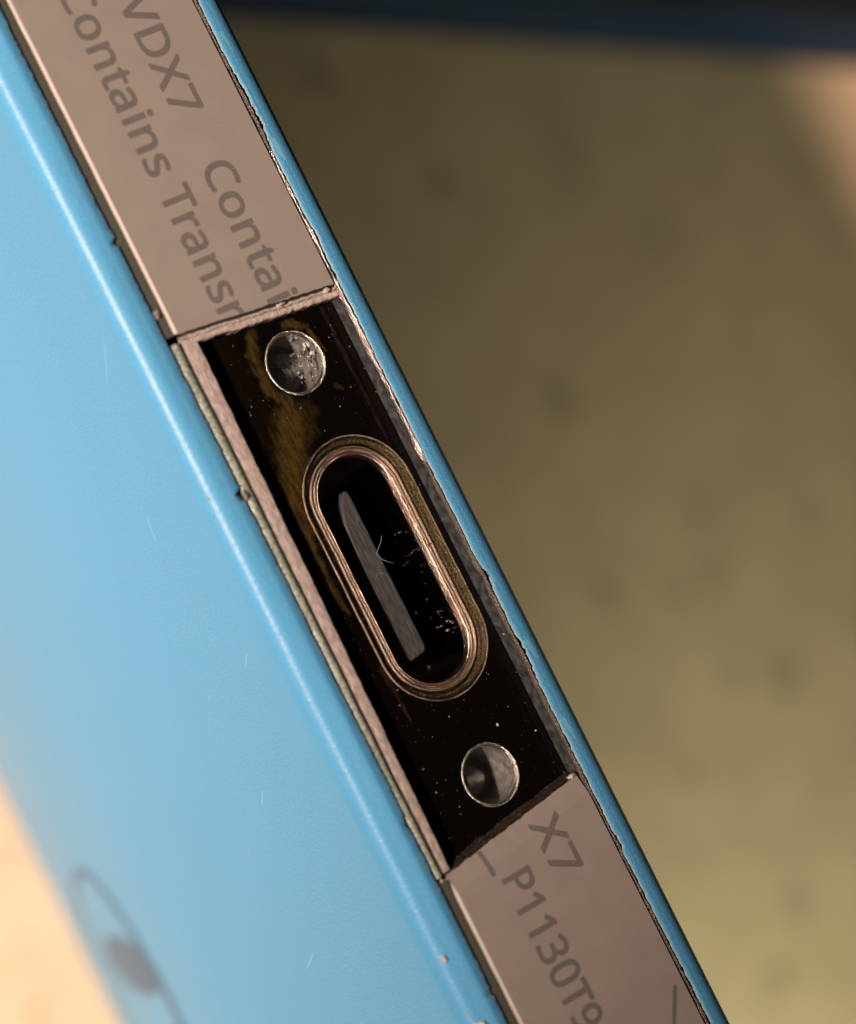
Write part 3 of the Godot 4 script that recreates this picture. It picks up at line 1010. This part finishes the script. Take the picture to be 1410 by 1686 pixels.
# ------------------------------------------------------------------ the connector
func build_port(d: Node3D) -> void:
	var cx := 4.45
	var cz := 1.20
	var hw := 1.46
	var hl := 4.16
	var y := -0.95
	var t := Node3D.new()
	t.name = "charging_port"
	t.set_meta("label", "oval metal charging port with a dark tongue inside")
	d.add_child(t, true)
	var st := begin()
	slot(st, cx, cz, hw, hl, [Vector2(0.715, y - 0.01), Vector2(0.705, y + 0.035), Vector2(0.68, y + 0.05), Vector2(0.65, y + 0.03)], 1, 0.012)
	obj("port_rim", st, M.ridge, t)
	st = begin()
	slot(st, cx, cz, hw, hl, [Vector2(0.655, y + 0.032), Vector2(0.62, y - 0.03), Vector2(0.56, y - 0.09), Vector2(0.50, y - 0.11), Vector2(0.45, y - 0.10), Vector2(0.41, y - 0.17), Vector2(0.38, y - 0.24)], 1, 0.03)
	obj("port_bezel", st, M.bronze, t)
	st = begin()
	slot(st, cx, cz, hw, hl, [Vector2(0.38, y - 0.24), Vector2(0.35, y - 0.15), Vector2(0.325, y - 0.11), Vector2(0.29, y - 0.11), Vector2(0.265, y - 0.16), Vector2(0.24, y - 0.21), Vector2(0.215, y - 0.19), Vector2(0.19, y - 0.14), Vector2(0.165, y - 0.13), Vector2(0.135, y - 0.18), Vector2(0.12, y - 0.21)], 1, 0.02)
	obj("port_ridge", st, M.ridge, t)
	st = begin()
	slot(st, cx, cz, hw, hl, [Vector2(0.122, y - 0.22), Vector2(0.10, y - 0.17), Vector2(0.075, y - 0.16), Vector2(0.05, y - 0.18), Vector2(0.025, y - 0.24), Vector2(0.005, y - 0.34), Vector2(0.0, y - 0.46)], 1, 0.012)
	obj("port_shell", st, M.copper, t)
	st = begin()
	slot(st, cx, cz, hw, hl, [Vector2(-0.005, y - 0.49), Vector2(-0.01, y - 4.6)], 1, 0.0)
	patch(st, 1, 160, func(u, v):
		var q := slot_point(fposmod(v, 1.0), hw, hl)
		var w: Vector2 = q[0] * (1.0 - u)
		return Vector3(cx + w.x, y - 4.6, cz + w.y), 2)
	obj("port_cavity", st, M.cavity, t)
	st = begin()
	var plan := [Vector2(4.55, -1.85), Vector2(4.55, 4.05), Vector2(4.46, 4.20), Vector2(3.80, 4.30), Vector2(3.68, 4.15), Vector2(3.72, 1.2), Vector2(3.86, -0.9), Vector2(4.12, -1.55), Vector2(4.42, -1.92)]
	var middle := Vector2(4.2, 1.3)
	for lv in [[0.0, 1.0, -0.84, -3.4, 1], [0.05, 1.0, -0.80, -0.84, 2]]:
		patch(st, 1, plan.size() * 4, func(u, v):
			var e := fposmod(v, 1.0) * plan.size()
			var q: Vector2 = plan[int(e) % plan.size()].lerp(plan[(int(e) + 1) % plan.size()], e - int(e))
			var inset: float = lv[0] * (1.0 - u)
			q += (middle - q) * Vector2(inset * 2.0, inset * 0.4)
			return Vector3(q.x, y + lerpf(lv[2], lv[3], u), q.y), lv[4])
	patch(st, 6, plan.size() * 4, func(u, v):
		var e := fposmod(v, 1.0) * plan.size()
		var q: Vector2 = plan[int(e) % plan.size()].lerp(plan[(int(e) + 1) % plan.size()], e - int(e))
		q += (middle - q) * Vector2(0.1, 0.02)
		q = middle.lerp(q, u)
		return Vector3(q.x, y - 0.80 + 0.012 * wob.get_noise_2d(q.x * 16, q.y * 4) * (1.0 - u * u), q.y), 3)
	obj("port_tongue", st, M.tongue, t)
	# seam where the metal shell meets itself, with a crimp running down the far wall
	st = begin()
	tube(st, [Vector3(cx + hw + 0.33, y - 0.105, 1.02), Vector3(cx + hw + 0.19, y - 0.115, 1.0), Vector3(cx + hw + 0.06, y - 0.18, 1.02), Vector3(cx + hw + 0.0, y - 0.33, 1.0), Vector3(cx + hw - 0.02, y - 0.5, 0.99)], 0.028)
	obj("shell_seam", st, M.cavity, t)
	st = begin()
	tube(st, [Vector3(cx + hw - 0.02, y - 0.35, 1.0), Vector3(cx + hw - 0.07, y - 0.8, 0.96), Vector3(cx + hw - 0.09, y - 1.2, 1.05), Vector3(cx + hw - 0.07, y - 1.6, 1.0), Vector3(cx + hw - 0.04, y - 2.0, 0.98)], 0.04)
	obj("shell_crimp", st, M.copper, t)

func build_hole(d: Node3D, cx: float, cz: float, r: float, filled: bool) -> void:
	var y := -0.95
	var t := Node3D.new()
	t.name = "screw_hole"
	t.set_meta("label", "round hole above the port filled with cracked clear resin" if filled else "round hole below the port with a worn barrel and dark glassy floor")
	d.add_child(t, true)
	var st := begin()
	lathe(st, cx, cz, [Vector2(r + 0.05, y - 0.005), Vector2(r + 0.03, y + 0.022), Vector2(r, y + 0.025), Vector2(r - 0.03, y), Vector2(r - 0.06, y - 0.05), Vector2(r - 0.075, y - 0.13)], 72, 1, 0.012)
	obj("hole_rim", st, M.silver, t)
	st = begin()
	var deep := 1.5 if filled else 1.85
	lathe(st, cx, cz, [Vector2(r - 0.073, y - 0.12), Vector2(r - 0.08, y - 0.5), Vector2(r - 0.085, y - 1.0), Vector2(r - 0.10, y - deep)], 72, 1, 0.04)
	obj("hole_barrel", st, M.barrel, t)
	st = begin()
	lathe(st, cx, cz, [Vector2(r - 0.05, y - deep + 0.01), Vector2(r * 0.8, y - deep + 0.05), Vector2(r * 0.45, y - deep + 0.1), Vector2(0.0, y - deep + 0.12)], 48, 1, 0.0)
	obj("hole_floor", st, M.dark_glass, t)
	if not filled:
		st = begin()
		lathe(st, cx, cz, [Vector2(r - 0.05, y - 0.16), Vector2(r * 0.6, y - 0.12), Vector2(0, y - 0.10)], 64, 1, 0.0)
		obj("clear_cover", st, M.pane, t)
		return
	# clear resin that closes the hole, cracked, with crumbs and bubbles caught in it
	st = begin()
	lathe(st, cx, cz, [Vector2(r - 0.04, y - 0.02), Vector2(r * 0.75, y + 0.03), Vector2(r * 0.4, y + 0.055), Vector2(0, y + 0.065)], 64, 1, 0.0)
	obj("clear_resin", st, M.pane, t)
	var rng := RandomNumberGenerator.new()
	rng.seed = 12
	for k in 34:
		var a := rng.randf_range(-1.2, 1.7)
		var q := r * sqrt(rng.randf_range(0.05, 0.85))
		st = begin()
		var s := rng.randf_range(0.02, 0.075)
		lump(st, Vector3(cx + cos(a) * q * 0.8 + 0.12, y - rng.randf_range(0.12, 0.55), cz + sin(a) * q - 0.1), Vector3(s * rng.randf_range(0.6, 1.4), s * 0.6, s), 0.8, k)
		obj("resin_crumb", st, M.fluff if k % 3 == 0 else M.shard, t)
	for b in [[0.52, 0.28, 0.085], [0.30, -0.15, 0.06], [0.62, 0.0, 0.05]]:
		st = begin()
		patch(st, 20, 8, func(u, v):
			var a := TAU * fposmod(u, 1.0)
			var e := TAU * fposmod(v, 1.0)
			var w: float = b[2] + 0.022 * cos(e)
			return Vector3(cx + b[0] + w * cos(a) * 0.8, y - 0.1 + 0.022 * sin(e), cz + b[1] + w * sin(a) * 1.25))
		obj("resin_bubble", st, M.barrel, t)
	# crack faces
	for c in [[[-0.75, 0.1], [-0.45, 0.55], [0.0, 0.25], [0.35, 0.2]], [[-0.75, 0.1], [-0.35, -0.35], [0.1, -0.75]], [[-0.15, 0.3], [0.1, 0.6], [0.15, 0.9]]]:
		st = begin()
		var n: int = c.size() - 1
		var tilt: float = 0.25 + 0.2 * c[0][1]
		patch(st, n, 2, func(u, v):
			var e: Array = c[int(round(u * n))]
			return Vector3(cx + e[0] + tilt * v * 0.25, y - 0.05 - 0.22 * v, cz + e[1] + 0.05 * v), -1)
		obj("resin_crack", st, M.pane, t)

# ------------------------------------------------------------------ dust, lint, bead
func build_small_things() -> void:
	# dust specks
	var rng := RandomNumberGenerator.new()
	rng.seed = 4
	var grit := SphereMesh.new()
	grit.radius = 0.5
	grit.height = 1.0
	grit.radial_segments = 6
	grit.rings = 3
	var spots: Array[Vector4] = []
	for p in [[4.65, -2.35, 3.89, 0.075], [4.63, -2.4, 4.8, 0.06], [5.24, -0.93, 7.54, 0.05], [6.48, -0.93, 8.35, 0.04], [5.05, -2.2, 2.91, 0.04], [6.87, -0.6, 4.9, 0.03], [6.3, -0.1, -11.0, 0.05]]:
		spots.append(Vector4(p[0], p[1], p[2], p[3]))
	while spots.size() < 260:
		var x := rng.randf_range(1.35, 6.85)
		var z := rng.randf_range(-8.0, 10.6)
		var s := 0.004 + 0.016 * pow(rng.randf(), 6.0)
		var inside := Vector2(x - 4.53, z + 6.55).length() < 1.2 or Vector2(x - 4.14, z - 8.91).length() < 1.2
		if not inside and opening_half(z - 1.2, 2.2, 4.9) < absf(x - 4.47) - 0.02:
			spots.append(Vector4(x, -0.945, z, s))
	while spots.size() < 296:          # on the far wall inside the port and on its shell
		var z := rng.randf_range(-2.0, 5.2)
		var k := pow(rng.randf(), 1.5)
		spots.append(Vector4(5.9 - 0.03, -1.45 - 1.9 * k, minf(z + 1.5 * rng.randf(), 3.2 + 0.9 * rng.randf()), 0.008 + 0.036 * pow(rng.randf(), 4.0)))
	while spots.size() < 366:          # on the rims
		spots.append(Vector4(rng.randf_range(7.0, 7.4), 0.005, rng.randf_range(-22, 20), 0.006 + 0.012 * pow(rng.randf(), 4.0)))
	while spots.size() < 500:
		spots.append(Vector4(rng.randf_range(0.7, 6.6), -0.048, [rng.randf_range(-22, -9.2), rng.randf_range(11.9, 21)][spots.size() % 2], 0.005 + 0.012 * pow(rng.randf(), 4.0)))
	while spots.size() < 590:          # on the blue side face
		var y := rng.randf_range(-15.0, -1.2)
		spots.append(Vector4(face_at(y) - 0.003, y, rng.randf_range(-22, 20), 0.007 + 0.02 * pow(rng.randf(), 5.0)))
	var mm := MultiMesh.new()
	mm.transform_format = MultiMesh.TRANSFORM_3D
	mm.mesh = grit
	mm.instance_count = spots.size()
	for i in spots.size():
		var s := spots[i]
		var b := Basis.from_euler(Vector3(rng.randf() * 6, rng.randf() * 6, rng.randf() * 6)).scaled(Vector3(rng.randf_range(0.7, 1.5), rng.randf_range(0.5, 1.0), rng.randf_range(0.7, 1.5)) * s.w * 2.0 * MM)
		mm.set_instance_transform(i, Transform3D(b, P(s.x, s.y, s.z)))
	var dust := MultiMeshInstance3D.new()
	dust.name = "dust"
	dust.multimesh = mm
	dust.material_override = M.dust
	add_child(dust)
	tag(dust, "pale dust specks strewn over the black plate and port", "dust")
	dust.set_meta("kind", "stuff")
	# curled lint fibres lying in the port
	var st := begin()
	tube(st, [Vector3(5.0, -1.85, 0.0), Vector3(4.92, -1.9, 0.18), Vector3(4.65, -1.75, 0.32), Vector3(4.45, -1.74, 0.5), Vector3(4.55, -1.75, 0.75), Vector3(4.85, -1.9, 0.95), Vector3(5.05, -2.0, 1.05)], 0.009)
	tag(obj("lint_fibre", st, M.lint), "pale curled lint fibre hanging over the middle of the tongue", "fibre", "lint fibres in the port")
	st = begin()
	tube(st, [Vector3(3.95, -1.742, 1.25), Vector3(4.15, -1.74, 1.1), Vector3(4.3, -1.74, 1.15), Vector3(4.5, -1.742, 1.4)], 0.006)
	tag(obj("lint_fibre", st, M.lint), "short bluish lint fibre lying flat across the dark tongue", "fibre", "lint fibres in the port")
	# bead at the right edge of the picture
	st = begin()
	lump(st, Vector3(52.75, -TALL + 0.2, 17.3), Vector3(1.3, 0.22, 1.3), 0.05)
	tag(obj("dark_bead", st, M.bead), "small blurry black bead on the desk at the right edge", "bead")
